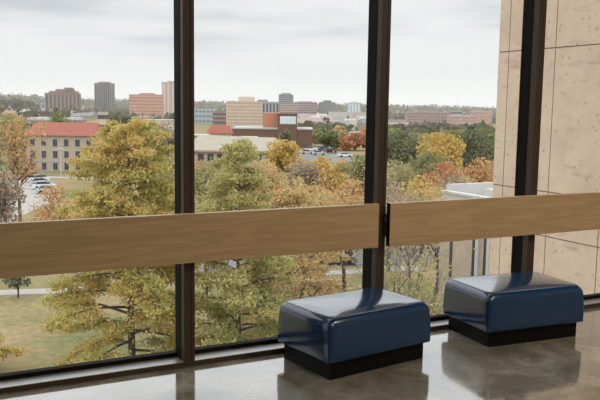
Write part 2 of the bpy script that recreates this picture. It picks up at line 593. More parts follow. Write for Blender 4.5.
def stool(label, x, y, rz):
    t = thing('stool', label, 'stool', (x, y, 0), rz)
    hx, hy = SW / 2, SD / 2
    # plinth: two panels with a hairline joint in the middle
    bx, by = hx - INS, hy - INS
    mb = MB().box((-bx, -by, 0), (-0.0015, by, HB + 0.01)).box((0.0015, -by, 0), (bx, by, HB + 0.01)).box((-0.01, -by + 0.004, 0.002), (0.01, by - 0.004, HB))
    mb.build('base', M['plinth'], t, bevel=0.002)
    # cushion: rings from the underside up the sides, over the edge and across the crowned top
    rings = []
    top = HT - 0.010
    R, RV = 0.05, 0.07                        # the rounded edge: inwards, downwards
    rings.append(rounded_ring(hx - 0.03, hy - 0.03, 0.01, HB + 0.004))
    rings.append(rounded_ring(hx - 0.001, hy - 0.001, 0.016, HB))
    for f in (0.03, 0.25, 0.5, 0.75, 1.0):
        z = HB + f * (top - RV - HB)
        bulge = 0.003 * math.sin(PI * f) + 0.003 * (1 - f) - 0.002
        rings.append(rounded_ring(hx + bulge, hy + bulge, 0.016 + 0.012 * f, z))
    for i in range(1, 9):
        a = PI / 2 * i / 8
        ins = R * (1 - math.cos(a)) + 0.002
        rings.append(rounded_ring(hx - ins, hy - ins, 0.028 + 0.014 * i / 8, top - RV + RV * math.sin(a) * 0.93))
    zt = rings[-1][0][2]
    X, Y = hx - R - 0.002, hy - R - 0.002
    for i in range(1, 15):
        f = i / 14
        sx, sy = X * (1 - f * 0.97), Y * (1 - f * 0.97)
        rg = rounded_ring(sx, sy, min(0.043, sy * 0.8, sx * 0.8), 0)
        rings.append([(x, y, zt + 0.022 * ((1 - abs(x / X) ** 2.2) * (1 - abs(y / Y) ** 2.2)) ** 0.8) for x, y, z in rg])
    n = len(rings[0])
    mb = MB()
    for rg in rings:
        mb.v += rg
    for i in range(len(rings) - 1):
        for j in range(n):
            j2 = (j + 1) % n
            mb.f.append((i * n + j, i * n + j2, (i + 1) * n + j2, (i + 1) * n + j))
    mb.f.append(tuple(range(n))[::-1])
    mb.f.append(tuple((len(rings) - 1) * n + j for j in range(n)))
    c = mb.build('cushion', M['vinyl'], t, smooth=True)
    # stitched seam round the crown of the cushion, and one down each corner
    sa = math.radians(66)
    si = R * (1 - math.cos(sa)) + 0.002
    rg = rounded_ring(hx - si, hy - si, 0.0385, top - RV + RV * math.sin(sa) * 0.93)
    MB().tube(rg + rg[:2], 0.0026, 8).build('seam', M['seam'], c, smooth=True)
    return t


stool('blue vinyl stool on black base below the middle mullion, nearer of the two', 2.5224, 4.154, 0.1431)
stool('blue vinyl stool on black base before the concrete wall, farther of the two', 3.8767, 4.1779, -0.0737)

# ------------------------------------------------------------------ the concrete wing beside the gallery
X0 = 12.0
ya = on_x(498.5, 60, X0).y
yb = on_x(509.0, 52, X0).y
yc = on_x(555.5, 50, X0).y
zA = on_x(545, 48.5, X0).z
zB = on_x(537, 190.5, X0).z
zC = on_x(572, 242, X0).z
wing = bpy.data.objects.new('wall_exterior', None)
COL.objects.link(wing)
tag(wing, 'tall precast concrete wall standing outside the right windows', 'wall', kind='structure')
sp = yb - yc
ys = [ya, yb, yc]
while ys[-1] - sp > 5.4:
    ys.append(ys[-1] - sp)
ys.append(5.2)
zs = [-14.4]
step = zA - zB
zl = zC
lev = [zC]
while lev[-1] - step > -14:
    lev.append(lev[-1] - step)
zs = [-14.4] + lev[::-1] + [zB, zA, zA + 0.28 * step * 2.2, zA + step * 1.6]
g = 0.012
mb = MB()
for i in range(len(ys) - 1):
    for j in range(len(zs) - 1):
        gb = g if True else 0
        mb.box((X0, ys[i + 1] + g, zs[j] + g), (X0 + 0.2, ys[i] - (g if i else 0), zs[j + 1] - g))
mb.build('concrete_panel', M['concrete'], wing)
MB().box((X0 + 0.015, 5.21, -14.4), (X0 + 2.6, ya - 0.005, zs[-1] - 0.02)).build('wall_core', M['joint'], wing)

# ------------------------------------------------------------------ ground outside
def terrain(l, d):
    def ss(a, b, x):
        t = min(1, max(0, (x - a) / (b - a)))
        return t * t * (3 - 2 * t)
    z = GZ
    z += ss(750, 2000, d) * (8.5 + 3.0 * math.sin(l / 310.0 + 2.2) + 5.0 * ss(-150, -700, l))
    z += ss(260, 600, d) * 0.8
    z += 8.0 * ss(620, 900, d) * ss(.29, .38, -l / d)
    return z


ds = [3, 15, 30, 45, 60, 80, 100, 130, 170, 220, 300, 400, 520, 680, 860, 1060, 1300, 1550, 1800, 2100, 2500, 3000]
nl = 41
V, Fc = [], []
for d in ds:
    for i in range(nl):
        l = (i / (nl - 1) * 2 - 1) * (60 + d * 0.75)
        p = world(l, d)
        V.append((p.x, p.y, terrain(l, d)))
for i in range(len(ds) - 1):
    for j in range(nl - 1):
        a = i * nl + j
        Fc.append((a, a + 1, a + nl + 1, a + nl))
go = mesh_np('ground', V, Fc, M['ground'])
tag(go, 'autumn lawn and ground spreading below the windows', 'ground', kind='structure')


def strip(name, pts, width, mat, label, dz):
    """A flat paved band along ground points, 6 cm thick."""
    mb = MB()
    pts = [Vector((p.x, p.y, 0)) for p in pts]
    L, Rr = [], []
    for i, p in enumerate(pts):
        t = (pts[min(i + 1, len(pts) - 1)] - pts[max(i - 1, 0)]).normalized()
        nrm = Vector((-t.y, t.x, 0))
        w = width[i] if hasattr(width, '__len__') else width
        L.append(p + nrm * w / 2)
        Rr.append(p - nrm * w / 2)
    poly = L + Rr[::-1]
    mb.prism([(p.x, p.y, GZ - 0.05) for p in poly], (0, 0, 0.05 + dz))
    return tag(mb.build(name, mat), label, 'pavement', kind='structure')


strip('footpath', [ground_at(-60, 296), ground_at(0, 293), ground_at(90, 290), ground_at(180, 283), ground_at(280, 276), ground_at(420, 268)], 1.9, M['path'], 'pale footpath crossing the lawn', 0.04)
strip('road', [ground_at(-90, 262), ground_at(0, 263), ground_at(120, 265), ground_at(250, 262), ground_at(420, 255), ground_at(560, 248)], 8.5, M['asphalt'], 'grey road beyond the lawn', 0.03)
strip('footpath_far', [ground_at(-80, 175), ground_at(0, 176), ground_at(95, 178.5), ground_at(130, 179)], 3.4, M['path'], 'pale path before the red roofed building', 0.05)
# car park in front of the red roofed hall
pl = [ground_at(-40, 250), ground_at(10, 222), ground_at(44, 205), ground_at(62, 196), ground_at(54, 183), ground_at(34, 180), ground_at(-60, 182)]
tag(MB().prism([(p.x, p.y, GZ - 0.05) for p in pl], (0, 0, 0.07)).build('car_park_pavement', M['path']), 'pale car park below the red roofed hall', 'pavement', kind='structure')
pl = [ground_at(300, 160), ground_at(352, 163), ground_at(352, 149), ground_at(300, 146)]
tag(MB().prism([(p.x, p.y, GZ - 0.05) for p in pl], (0, 0, 0.07)).build('car_park_pavement', M['asphalt']), 'grey car park behind the autumn trees', 'pavement', kind='structure')


for (d0, d1, l0, l1) in ((352, 372, -.05, .09), (395, 425, -.10, .12), (455, 490, -.12, .10), (545, 600, -.05, .14), (380, 400, -.40, -.2)):
    q = [world(l0 * d0, d0), world(l1 * d0, d0 + 6), world(l1 * d1, d1 + 6), world(l0 * d1, d1)]
    zt_ = max(terrain((p - EYE).dot(RH), p.dot(FH)) for p in q) + .1
    tag(MB().prism([(p.x, p.y, zt_ - .6) for p in q], (0, 0, .6)).build('street_pavement', M['path']), 'pale street surface in the town', 'pavement', kind='structure')


# ------------------------------------------------------------------ trees
def limb(p, dirv, length, r, depth, mb, tips, spread=0.6, up=0.15, n=5, kids=3):
    """A wavering branch with smaller ones along it; tips collects (point, level)."""
    pts, rad = [Vector(p)], [r]
    d = Vector(dirv).normalized()
    for i in range(n):
        d = (d + Vector((random.gauss(0, .13), random.gauss(0, .13), random.gauss(0, .08) + up * .3))).normalized()
        pts.append(pts[-1] + d * length / n)
        rad.append(r * (1 - 0.75 * (i + 1) / n))
    mb.tube(pts, rad, 5 if depth > 0 else 4)
    for q in pts[2:]:
        tips.append(q)
    if depth > 0:
        for k in range(kids):
            i = random.randint(1, n)
            a = random.random() * 2 * PI
            side = Vector((math.cos(a), math.sin(a), random.uniform(0.0, .7)))
            limb(pts[i], d * (1 - spread) + side * spread, length * random.uniform(.45, .7), rad[i] * .7, depth - 1, mb, tips, spread, up, 4, kids)


def broad_tree(name, label, px, d, ytop, hw, pal, base_frac=0.25, leaves=1500, leaf=0.36, group=None, wide_y=0.6, px_base=None, trunk_mat='bark', z0=None, lean=0.0, density=1.0):
    """A round-crowned tree: trunk and limbs, and leaves in clumps over its crown. hw is its half width in metres."""
    top = at(px, ytop, d)
    z0 = GZ if z0 is None else z0
    H = top.z - z0
    t = thing(name, label, 'tree', (top.x, top.y, z0), 0, group)
    mb = MB()
    tr = 0.02 * H + 0.05
    mb.tube([(0, 0, -0.2), (0.05, 0, H * .2), (0.1 + lean, 0.05, H * .5), (lean, 0, H * .82)], [tr, tr * .8, tr * .5, tr * .15], 7)
    cz = H * (1 + base_frac) / 2
    rz_ = H * (1 - base_frac) / 2
    clumps = []
    K = max(14, int(26 * density))
    for i in range(K):
        v = RNG.normal(size=3)
        v /= np.linalg.norm(v)
        rr = RNG.random() ** 0.4
        c = np.array([v[0] * hw * rr * .8, v[1] * hw * rr * .8, cz + v[2] * rz_ * rr * .85])
        clumps.append(c)
        if i % 2 == 0:
            mb.tube([(0, 0, max(H * .15, c[2] * .55)), (c[0] * .5, c[1] * .5, c[2] * .85), tuple(c)], [tr * .35, tr * .22, tr * .06], 4)
    mb.build('trunk', M[trunk_mat], t)
    clumps.append(np.array([0, 0, H - rz_ * .25]))
    per = leaves // len(clumps)
    P = []
    cr = 0.36 * min(hw, rz_) + 0.12 * max(hw, rz_)
    for c in clumps:
        u = RNG.normal(size=(per, 3))
        u /= np.linalg.norm(u, axis=1)[:, None]
        rad = cr * RNG.uniform(.7, 1.15) * (RNG.random(per) ** 0.35)
        q = c + u * rad[:, None] * np.array([1, 1, .8])
        P.append(q)
    P = np.concatenate(P)
    P[:, 2] = np.clip(P[:, 2], 0.4, H)
    leaf_cloud('crown', P, leaf, PAL[pal], t)
    return t


def cypress(name, label, px, d, ytop, hw, pal, nbr=60, leaf=0.2, per=170, low=0.12, z0=None, prof=1.0, trunk_r=0.24, taper=0.5, bare=0.05):
    """A tall tree with a straight trunk, tiers of level branches and feathery drooping sprays."""
    top = at(px, ytop, d)
    z0 = GZ if z0 is None else z0
    H = top.z - z0
    t = thing(name, label, 'tree', (top.x, top.y, z0), 0)
    tk = MB()
    pts = [(0, 0, -0.2)] + [(0.06 * math.sin(i * 1.3), 0.05 * math.cos(i), H * i / 8) for i in range(1, 9)]
    tk.tube(pts, [trunk_r * (1 - 0.93 * (i / 8) ** 0.8) for i in range(9)], 8)
    tk.build('trunk', M['bark'], t, smooth=True)
    br = MB()
    P = []
    for i in range(nbr):
        f = low + (0.985 - low) * ((i + random.random()) / nbr) ** 0.75
        az = i * 2.39996 + random.uniform(-.5, .5)
        L = hw * (max(0.03, 1 - f) ** taper) * prof * random.uniform(.68, 1.15) + 0.35
        rise = random.uniform(-.05, .35) + 0.3 * f
        base = Vector((0, 0, H * f))
        q = [base]
        dr = Vector((math.cos(az), math.sin(az), rise))
        segs = 6
        for s in range(segs):
            dr = dr + Vector((random.gauss(0, .09), random.gauss(0, .09), -.075))
            q.append(q[-1] + dr.normalized() * L / segs)
        r0 = 0.018 + 0.012 * L
        br.tube(q, [r0 * (1 - .85 * s / segs) for s in range(segs + 1)], 5)
        n_sub = int(4 + L * 3.2)
        for s in range(n_sub):
            u = random.uniform(.22 + bare * (1 - f), 1.0)
            k = min(segs - 1, int(u * segs))
            p = q[k].lerp(q[k + 1], u * segs - k)
            sd = random.choice((-1, 1))
            a2 = az + sd * random.uniform(.5, 1.25)
            sl = (0.28 + 0.30 * L * (1.1 - u)) * random.uniform(.6, 1.2)
            e = p + Vector((math.cos(a2) * sl, math.sin(a2) * sl, random.uniform(-.22, .12) * sl - 0.06))
            br.tube([p, e], [r0 * .22, r0 * .08], 3)
            n = int(per / 5 * (0.6 + sl))
            w = RNG.random(n)[:, None]
            pp = np.array(p)[None] * (1 - w) + np.array(e)[None] * w
            pp = pp + RNG.normal(size=(n, 3)) * np.array([.19, .19, .10]) * (0.7 + .5 * sl)
            pp[:, 2] -= RNG.random(n) ** 2 * .22
            P.append(pp)
    br.build('branches', M['bark'], t)
    P = np.concatenate(P)
    leaf_cloud('foliage', P, leaf, PAL[pal], t, aspect=2.2, droop=(0, 0, -.35))
    return t


def bare_tree(name, label, px, d, ytop, hw, pal=None, leaves=0, leaf=0.15, mat='bark', kids=4, r=0.16, z0=None):
    """A mostly leafless tree: forking limbs, with a few leaves left on the twigs."""
    top = at(px, ytop, d)
    z0 = GZ if z0 is None else z0
    H = top.z - z0
    t = thing(name, label, 'tree', (top.x, top.y, z0), 0)
    mb, tips = MB(), []
    mb.tube([(0, 0, -.2), (.05, 0, H * .2), (-.05, .05, H * .42)], [r, r * .85, r * .65], 7)
    for k in range(6):
        a = k * 2.4 + random.random()
        limb((-.05, .05, H * random.uniform(.3, .42)), (math.cos(a) * hw / H * 1.3, math.sin(a) * hw / H * 1.3, .8), H * .52 * random.uniform(.8, 1.1), r * .5, 2, mb, tips, .55, .2, 5, kids)
    mb.build('trunk', M[mat], t)
    if leaves:
        T = np.array([tuple(p) for p in tips])
        idx = RNG.integers(0, len(T), leaves)
        leaf_cloud('leaves', T[idx] + RNG.normal(size=(leaves, 3)) * .28, leaf, PAL[pal], t, aspect=1.7)
    return t


# near trees below the windows
cypress('cypress_tree', 'tall yellow green cypress with orange tinges filling the left window', 128, 42, 122, 6.0, 'cypress', nbr=100, leaf=0.085, per=235, low=0.14, trunk_r=0.27, bare=0.26)
cypress('cypress_tree', 'slender green cypress in the window left of the middle mullion', 239, 40, 138, 5.6, 'cypress_green', nbr=80, leaf=0.085, per=190, low=0.12, trunk_r=0.22, taper=0.85)
cypress('cypress_tree', 'greenish gold cypress just left of the middle mullion, behind the nearer stool', 290, 52, 190, 5.0, 'gold_thin', nbr=60, leaf=0.10, per=170, low=0.1, trunk_r=0.2)
bare_tree('bare_tree', 'dark bare tree with forking limbs beside the middle mullion', 346, 58, 186, 3.6, 'gold_thin', 1400, 0.12, 'bark', 4, 0.2)
bare_tree('brush_tree', 'pale tan thin tree low right beside the slender cypress trunk', 292, 44, 250, 2.6, 'gold_thin', 3200, 0.10, 'bark', 5, 0.10)
bare_tree('bare_tree', 'leaning bare tree with pale twigs right of the middle mullion', 398, 37, 222, 2.0, 'brown', 900, 0.10, 'bark_pale', 5, 0.12)
bare_tree('shrub_tree', 'thin yellow green tree above the farther stool, before the low wing', 422, 34, 240, 1.8, 'olive', 1700, 0.10, 'bark', 4, 0.10)
bare_tree('brush_tree', 'thin tan tree low between the slender cypress and the nearer stool', 268, 62, 200, 4.2, 'gold_thin', 3600, 0.14, 'bark', 4, 0.14)
bare_tree('brush_tree', 'orange brown tree low behind the nearer stool', 325, 66, 198, 4.4, 'orange', 3600, 0.14, 'bark', 4, 0.14)
bare_tree('brush_tree', 'olive brushy tree low beside the left mullion', 206, 60, 204, 3.8, 'olive', 3600, 0.14, 'bark', 4, 0.14)
bare_tree('brush_tree', 'grey brown brushy tree low behind the leaning bare tree', 412, 62, 200, 3.6, 'brown', 3200, 0.13, 'bark_pale', 4, 0.14)
bare_tree('brush_tree', 'tan leafed tree low left of the white edged wing', 440, 66, 196, 3.0, 'gold_thin', 2600, 0.13, 'bark', 4, 0.14)
broad_tree('sapling', 'small dark sapling beside the footpath at the left edge', 17, 62, 272, 1.1, 'dark', .4, 500, .18)
cypress('cypress_tree', 'yellow green tree whose sprays reach in low at the left edge', -38, 44, 318, 3.2, 'cypress', nbr=26, leaf=0.11, per=150, low=.25)
bare_tree('leaning_tree', 'thin brown tree with sparse orange leaves over the car park', 17, 96, 130, 2.6, 'orange', 1500, 0.2, 'bark', 4, 0.24)
broad_tree('dark_tree', 'dark green tree at the left edge of the left window', -8, 88, 124, 2.4, 'dark', .12, 3200, .22)
broad_tree('brown_tree', 'low brown tree under the dark green one at the left edge', 3, 80, 166, 2.3, 'brown', .1, 2200, .2)

# the belt of autumn trees behind
belt = [
    # label, px, d, ytop, half width, palette, leaves, base_frac
    ('low olive tree behind the cypress at the left mullion', 165, 90, 150, 3.6, 'olive', 1800, .15),
    ('russet tree behind the top of the left cypress', 108, 150, 127, 4.0, 'orange', 1300, .2),
    ('low yellow orange tree at the foot of the car park', 58, 78, 186, 3.2, 'orange', 1600, .1),
    ('olive tree left of the slender green cypress', 208, 95, 160, 4.0, 'olive', 2000, .12),
    ('orange shrub tree beside the left mullion below the beige roof', 198, 120, 158, 2.6, 'red', 900, .1),
    ('yellow tree in front of the brown brick theatre', 281, 190, 140, 5.4, 'yellow', 2400, .03),
    ('yellow olive tree right of the slender cypress top', 264, 110, 160, 4.2, 'gold_thin', 2000, .15),
    ('greyish bare crowned tree among the autumn trees', 303, 120, 162, 3.6, 'brown', 1300, .15),
    ('orange yellow tree below the car park by the middle mullion', 322, 125, 157, 5.4, 'yellow', 2200, .15),
    ('tan gold tree right of the orange yellow one below the car park', 344, 130, 159, 4.6, 'gold_thin', 2000, .15),
    ('small green tree by the brick theatre end wall', 317, 335, 130, 4.0, 'olive', 900, .05),
    ('low green tree left of the bushy one behind the car park', 322, 345, 129, 5.0, 'green', 1000, .05),
    ('low orange tree behind the orange red tree', 366, 340, 128, 5.0, 'orange', 1000, .05),
    ('small tan tree behind the bushy green one', 340, 360, 126, 4.5, 'gold_thin', 900, .05),
    ('bushy green tree behind the car park', 332, 290, 131, 6.5, 'green', 2200, .12),
    ('orange red tree against the middle mullion', 355, 285, 133, 7.5, 'red', 2000, .1),
    ('green tree at the middle mullion below the orange red one', 362, 125, 156, 4.4, 'green', 2000, .1),
    ('rusty brown tree low beside the middle mullion', 352, 92, 180, 4.2, 'orange', 2000, .1),
    ('tan tree low in the window among the bare limbs', 318, 82, 186, 4.0, 'gold_thin', 1900, .1),
    ('dark green tree just right of the middle mullion', 401, 185, 131, 7.0, 'dark', 2800, .1),
    ('broad golden tree in the right window', 440, 160, 133, 6.2, 'yellow', 2600, .1),
    ('dark green tree right of the golden tree', 474, 180, 131, 7.2, 'dark', 2800, .1),
    ('round dark tree below the golden tree', 428, 135, 152, 5.0, 'green', 2200, .1),
    ('olive tree low right of the middle mullion', 396, 105, 160, 4.0, 'olive', 2000, .1),
    ('red topped tree right of the low olive tree', 446, 115, 163, 4.4, 'red', 2000, .1),
    ('orange tree against the edge of the concrete wall', 484, 112, 158, 4.2, 'orange', 2000, .1),
    ('yellow orange tree above the guard board left of the low wing', 424, 84, 176, 4.0, 'yellow', 2200, .1),
    ('brown grey tree behind the low wing roof', 462, 100, 176, 3.8, 'brown', 1700, .1),
    ('pale brown thin tree right beside the middle mullion', 390, 74, 190, 3.0, 'brown', 1100, .1),
    ('rounded olive tree above the red roof at far left', 58, 222, 113, 5.0, 'green', 1300, .2),
    ('dusky olive tree left of the red roof', 12, 205, 113, 6.0, 'olive', 1400, .1),
    ('dull green tree behind the left cypress top', 150, 246, 120, 6.5, 'olive', 1300, .1),
    ('grey brown tree left of the left mullion', 168, 230, 121, 5.5, 'brown', 1200, .1),
    ('dark green tree before the left end of the red brick arcade', 392, 300, 128.5, 8.0, 'green', 1500, .05),
    ('broad dark tree before the middle of the red brick arcade', 416, 320, 133, 7.0, 'olive', 1500, .05),
    ('olive tree before the right end of the red brick arcade', 444, 310, 130.5, 8.5, 'olive', 1500, .05),
    ('dark tree before the pink brick block in the right window', 463, 300, 130, 8.0, 'green', 1500, .05),
    ('green tree before the pale tall block by the concrete wall', 487, 290, 129, 7.0, 'green', 1500, .05),
    ('dark tree beside the grey tower at far left', 122, 330, 113, 8.0, 'dark', 1100, .1),
]
for lab, px, d, yt, hw, pal, nlv, bf in belt:
    broad_tree('autumn_tree', lab, px, d, yt, hw, pal, bf, int(nlv * 1.9), 0.0018 * d + 0.04, 'autumn trees beyond the lawn')

# pointed conifer by the brick theatre
broad_tree('conifer', 'dark pointed conifer before the brick theatre', 286.5, 240, 128, 2.6, 'dark', .05, 900, .5)

# ------------------------------------------------------------------ buildings
def col_mat(name, c, rough=0.8, var=0.08, scale=0.2, spec=0.3):
    return plain(name, c, rough, 0, var, scale, spec=spec)


BM = {
    'brown': col_mat('brown_brick', (0.27, 0.17, 0.135)), 'greybrown': col_mat('grey_brown_brick', (0.20, 0.165, 0.15)),
    'redbrick': col_mat('red_brick', (0.42, 0.20, 0.135)), 'pink': col_mat('pink_brick', (0.50, 0.33, 0.26)),
    'white': col_mat('white_render', (0.52, 0.51, 0.485)), 'beige': col_mat('beige_concrete', (0.58, 0.46, 0.34)),
    'mauve': col_mat('mauve_brick', (0.36, 0.27, 0.25)), 'grey': col_mat('grey_concrete', (0.30, 0.29, 0.29)),
    'blue': col_mat('blue_grey_panels', (0.37, 0.41, 0.44)), 'glass': col_mat('dark_window_glass', (0.05, 0.06, 0.075), 0.2, 0.1, 0.3, 0.5),
    'glassblue': col_mat('blue_window_glass', (0.15, 0.20, 0.23), 0.2, 0.1, 0.3, 0.5), 'lime': concrete_mat('limestone', (0.46, 0.385, 0.30), False),
    'tile': plain('red_clay_tile', (0.29, 0.092, 0.062), 0.85, 0, 0.18, 1.2), 'orangebrick': col_mat('orange_brick', (0.46, 0.22, 0.125)),
    'darkbrick': col_mat('dark_brown_brick', (0.17, 0.095, 0.075)), 'pale': col_mat('pale_roof_membrane', (0.44, 0.43, 0.41)),
    'beigeroof': col_mat('beige_roof', (0.34, 0.30, 0.23)), 'slate': col_mat('grey_shingles', (0.24, 0.23, 0.23)),
    'palewin': col_mat('pale_window', (0.62, 0.70, 0.72), 0.3),
}


def face_rz(l=None):
    """rotation that turns a building's own -y face towards the gallery"""
    return -YAW


def site(px0, px1, ytop, ybase, d):
    a, b = at(px0, ybase, d), at(px1, ybase, d)
    mid = (a + b) / 2
    z0 = terrain((mid - EYE).dot(RH), d)
    W = (b - a).length
    H = at((px0 + px1) / 2, ytop, d).z - z0
    return Vector((mid.x, mid.y, z0)), W, H


def block(label, px0, px1, ytop, d, floors, wall, band, depth=None, style='bands', pent=None, name='apartment_block', cat='building', rz=0.0, steps=None, piers=0):
    """A flat-roofed building: walls, one band of windows per floor, roof slab and, where seen, a penthouse."""
    loc, W, H = site(px0, px1, ytop, ytop + 20, d)
    D = depth or W * 0.7
    t = thing(name, label, cat, loc, -YAW + rz)
    w = W / 2
    MB().box((-w, 0, -1.0), (w, D, H)).build('wall', BM[wall], t)
    fh = H / floors
    if style == 'bands':
        for k in range(floors):
            z = fh * k
            MB().box((-w - .08, -.08, z + fh * .38), (w + .08, D + .08, z + fh * .80)).build('window_band', BM[band], t)
    elif style == 'piers':
        n = piers or 6
        for k in range(n):
            x = -w + W * (k + .28) / n
            MB().box((x, -.10, fh * .3), (x + W / n * .44, .2, H - fh * .35)).build('window_strip', BM[band], t)
        for k in range(3):
            y = D * (k + .3) / 3
            for s in (-1, 1):
                MB().box((s * w - .1, y, fh * .3), (s * w + .1, y + D / 3 * .4, H - fh * .35)).build('window_strip', BM[band], t)
    elif style == 'grid':
        for k in range(floors):
            z = fh * k
            MB().box((-w - .08, -.08, z + fh * .40), (w + .08, D + .08, z + fh * .78)).build('window_band', BM[band], t)
        n = piers or 8
        for k in range(n + 1):
            x = -w + W * k / n
            MB().box((x - W / n * .14, -.22, 0), (x + W / n * .14, 0, H)).build('pier', BM[wall], t)
    MB().box((-w - .15, -.25, H), (w + .15, D + .15, H + .5)).build('roof', BM['pale' if wall not in ('grey', 'greybrown', 'brown', 'mauve') else wall], t)
    if pent:
        (f0, f1, hh) = pent
        MB().box((-w + W * f0, D * .2, H + .5), (-w + W * f1, D * .8, H + hh)).build('penthouse', BM[wall], t)
    if steps:
        for (f0, f1, hh) in steps:
            MB().box((-w + W * f0, 0.6, H + .5), (-w + W * f1, D * .9, H + hh)).build('upper_storey', BM[wall], t)
    return t


block('stepped brown apartment block at far left of the skyline', 46, 80, 93.5, 820, 7, 'brown', 'glass', None, 'piers', None, rz=.25, steps=[(.12, .95, 2.6), (.30, .84, 4.6), (.55, .80, 6.4)], piers=9)
block('dark grey brown tower standing alone on the left skyline', 94, 110.5, 83.5, 900, 12, 'greybrown', 'glass', None, 'piers', (.2, .8, 2.0), rz=-.2, piers=7)
block('wide red brick office block with pale bands', 129.5, 162, 95, 700, 8, 'redbrick', 'pink', None, 'bands', (.3, .75, 1.8), rz=.1)
block('tall pink and white tower against the left mullion', 161.5, 180, 82.5, 780, 14, 'pink', 'white', None, 'piers', (.3, .7, 1.6), rz=-.15, piers=4)
block('small beige block in the trees before the grey tower', 98, 107, 113, 420, 2, 'beige', 'glass', None, 'bands')
block('dim grey block of flats left of the stepped brown one', 31, 47, 103, 900, 4, 'grey', 'palewin', None, 'grid', piers=5)
block('low brick building under the red brick offices', 108, 150, 117.5, 600, 2, 'mauve', 'glass', 20, 'bands')
block('pale low shed roofed building beside the left mullion', 140, 176, 120.5, 480, 2, 'white', 'beige', 18, 'bands')
block('low blue glass office behind the red gable', 191, 214, 109.5, 620, 3, 'blue', 'glassblue', None, 'grid', None, piers=6)
block('brown low block right of the blue glass office', 213, 227, 112.5, 600, 3, 'brown', 'glass', None, 'bands')
block('beige gridded office block with a penthouse', 227, 262, 102, 520, 8, 'beige', 'mauve', 22, 'grid', (.35, .80, 3.6), rz=.12, piers=12)
block('dark grey office block right of the beige gridded one', 255, 279, 102.5, 600, 6, 'grey', 'glass', None, 'piers', (.1, .5, 2.2), piers=7)
block('grey round shouldered tower behind the brick theatre', 278.5, 293, 95, 900, 12, 'grey', 'glass', None, 'bands', (.15, .85, 2.4))
block('pink apartment block below the grey tower', 280, 297, 104.5, 800, 7, 'pink', 'glass', 24, 'grid', None, piers=6)
block('wide mauve apartment block in the middle of the skyline', 296, 317, 102.5, 840, 8, 'mauve', 'glass', None, 'grid', (.2, .8, 1.2), rz=.2, piers=9)
block('slim grey tower with peaked top right of the mauve block', 319, 335, 102.5, 860, 9, 'greybrown', 'glassblue', None, 'piers', (.25, .75, 2.4), piers=6)
block('small pale blue tower left of the middle mullion', 348, 360, 103, 1000, 9, 'blue', 'palewin', None, 'piers', (.3, .7, 1.4), piers=4)
block('long white low block below the slim grey tower', 329, 352, 112.5, 700, 3, 'white', 'beige', 20, 'grid', None, piers=8)
block('pale apartment row beside the middle mullion', 352, 376, 113, 720, 3, 'pink', 'white', 20, 'grid', None, piers=8)
block('long red brick arcade building in the right window', 407, 450, 113.0, 620, 5, 'mauve', 'greybrown', 26, 'grid', (.25, .70, 1.8), rz=-.05, piers=13)
block('pink brick block in the trees of the right window', 454, 475, 116.5, 560, 4, 'pink', 'mauve', 20, 'bands', None, rz=.1)
block('pale tall block next to the concrete wall edge', 474.5, 491, 112, 600, 5, 'pink', 'mauve', 20, 'grid', (.1, .6, 1.5), piers=5)
block('low pale building right of the middle mullion', 383, 408, 121, 520, 2, 'mauve', 'white', 20, 'bands')
block('dim grey slab on the right skyline', 446, 462, 111.5, 900, 3, 'grey', 'glass', 22, 'bands')


# brick theatre: long low dark wing, orange brick fly tower, dark tower with a pale window
def building_at(name, label, px0, px1, ytop, d, rz=0.0):
    loc, W, H = site(px0, px1, ytop, ytop + 15, d)
    return thing(name, label, 'building', loc, -YAW + rz), W, H


t, W, H = building_at('theatre', 'dark brick theatre with an orange fly tower and one pale window', 232, 312, 129.5, 300)
px_m = W / 80.0
w = W / 2
MB().box((-w, 0, -1), (w, 26, H)).build('wall', BM['darkbrick'], t)
MB().box((-w - .2, -.3, H), (w * .28, 26, H + .6)).build('roof', BM['pale'], t)
MB().box((w * .62, -.3, H), (w + .2, 24, H + .5)).build('roof', BM['pale'], t)
x0 = -w + (262 - 232) * px_m
MB().box((x0, 6, H), (x0 + 16 * px_m, 20, H + 6.4)).build('fly_tower', BM['orangebrick'], t)
x1 = -w + (277.5 - 232) * px_m
tw = MB().box((x1, -0.6, 0), (x1 + 19 * px_m, 16, H + 5.8)).build('tower', BM['darkbrick'], t)
MB().box((x1 - .2, -.8, H + 5.8), (x1 + 19 * px_m + .2, 16.2, H + 6.3)).build('tower_roof', BM['darkbrick'], t)
MB().box((x1 + .9, -0.75, H + 2.2), (x1 + 18 * px_m, -0.5, H + 5.2)).build('window', BM['palewin'], t)

# red gabled building before the theatre
def gable(t, x0, x1, y0, y1, z0, z1, mat, over=.4, name='roof', along='x'):
    mb = MB()
    if along == 'x':
        ym = (y0 + y1) / 2
        mb.prism([(x0 - over, y0 - over, z0), (x0 - over, y1 + over, z0), (x0 - over + (x1 - x0) * .12, ym, z1)], (x1 - x0 + 2 * over, 0, 0))
    return mb.build(name, mat, t)


def hip(t, x0, x1, y0, y1, z0, z1, mat, over=.5, run=.15, name='roof'):
    mb = MB()
    ym = (y0 + y1) / 2
    r = (x1 - x0) * run
    mb.v = [(x0 - over, y0 - over, z0), (x1 + over, y0 - over, z0), (x1 + over, y1 + over, z0), (x0 - over, y1 + over, z0), (x0 + r, ym, z1), (x1 - r, ym, z1)]
    mb.f = [(0, 1, 5, 4), (1, 2, 5), (2, 3, 4, 5), (3, 0, 4), (3, 2, 1, 0)]
    return mb.build(name, mat, t)


t, W, H = building_at('gabled_hall', 'low building with a bright red roof in front of the theatre', 208, 232, 133.5, 280, .1)
w = W / 2
MB().box((-w, 0, -1), (w, 9, H)).build('wall', BM['beige'], t)
hip(t, -w, w, 0, 9, H, H + 2.9, BM['tile'], .6, .12)
for k in range(4):
    x = -w + W * (k + .3) / 4
    MB().box((x, -.08, H - 2.2), (x + W / 4 * .5, .1, H - .7)).build('window', BM['glass'], t)

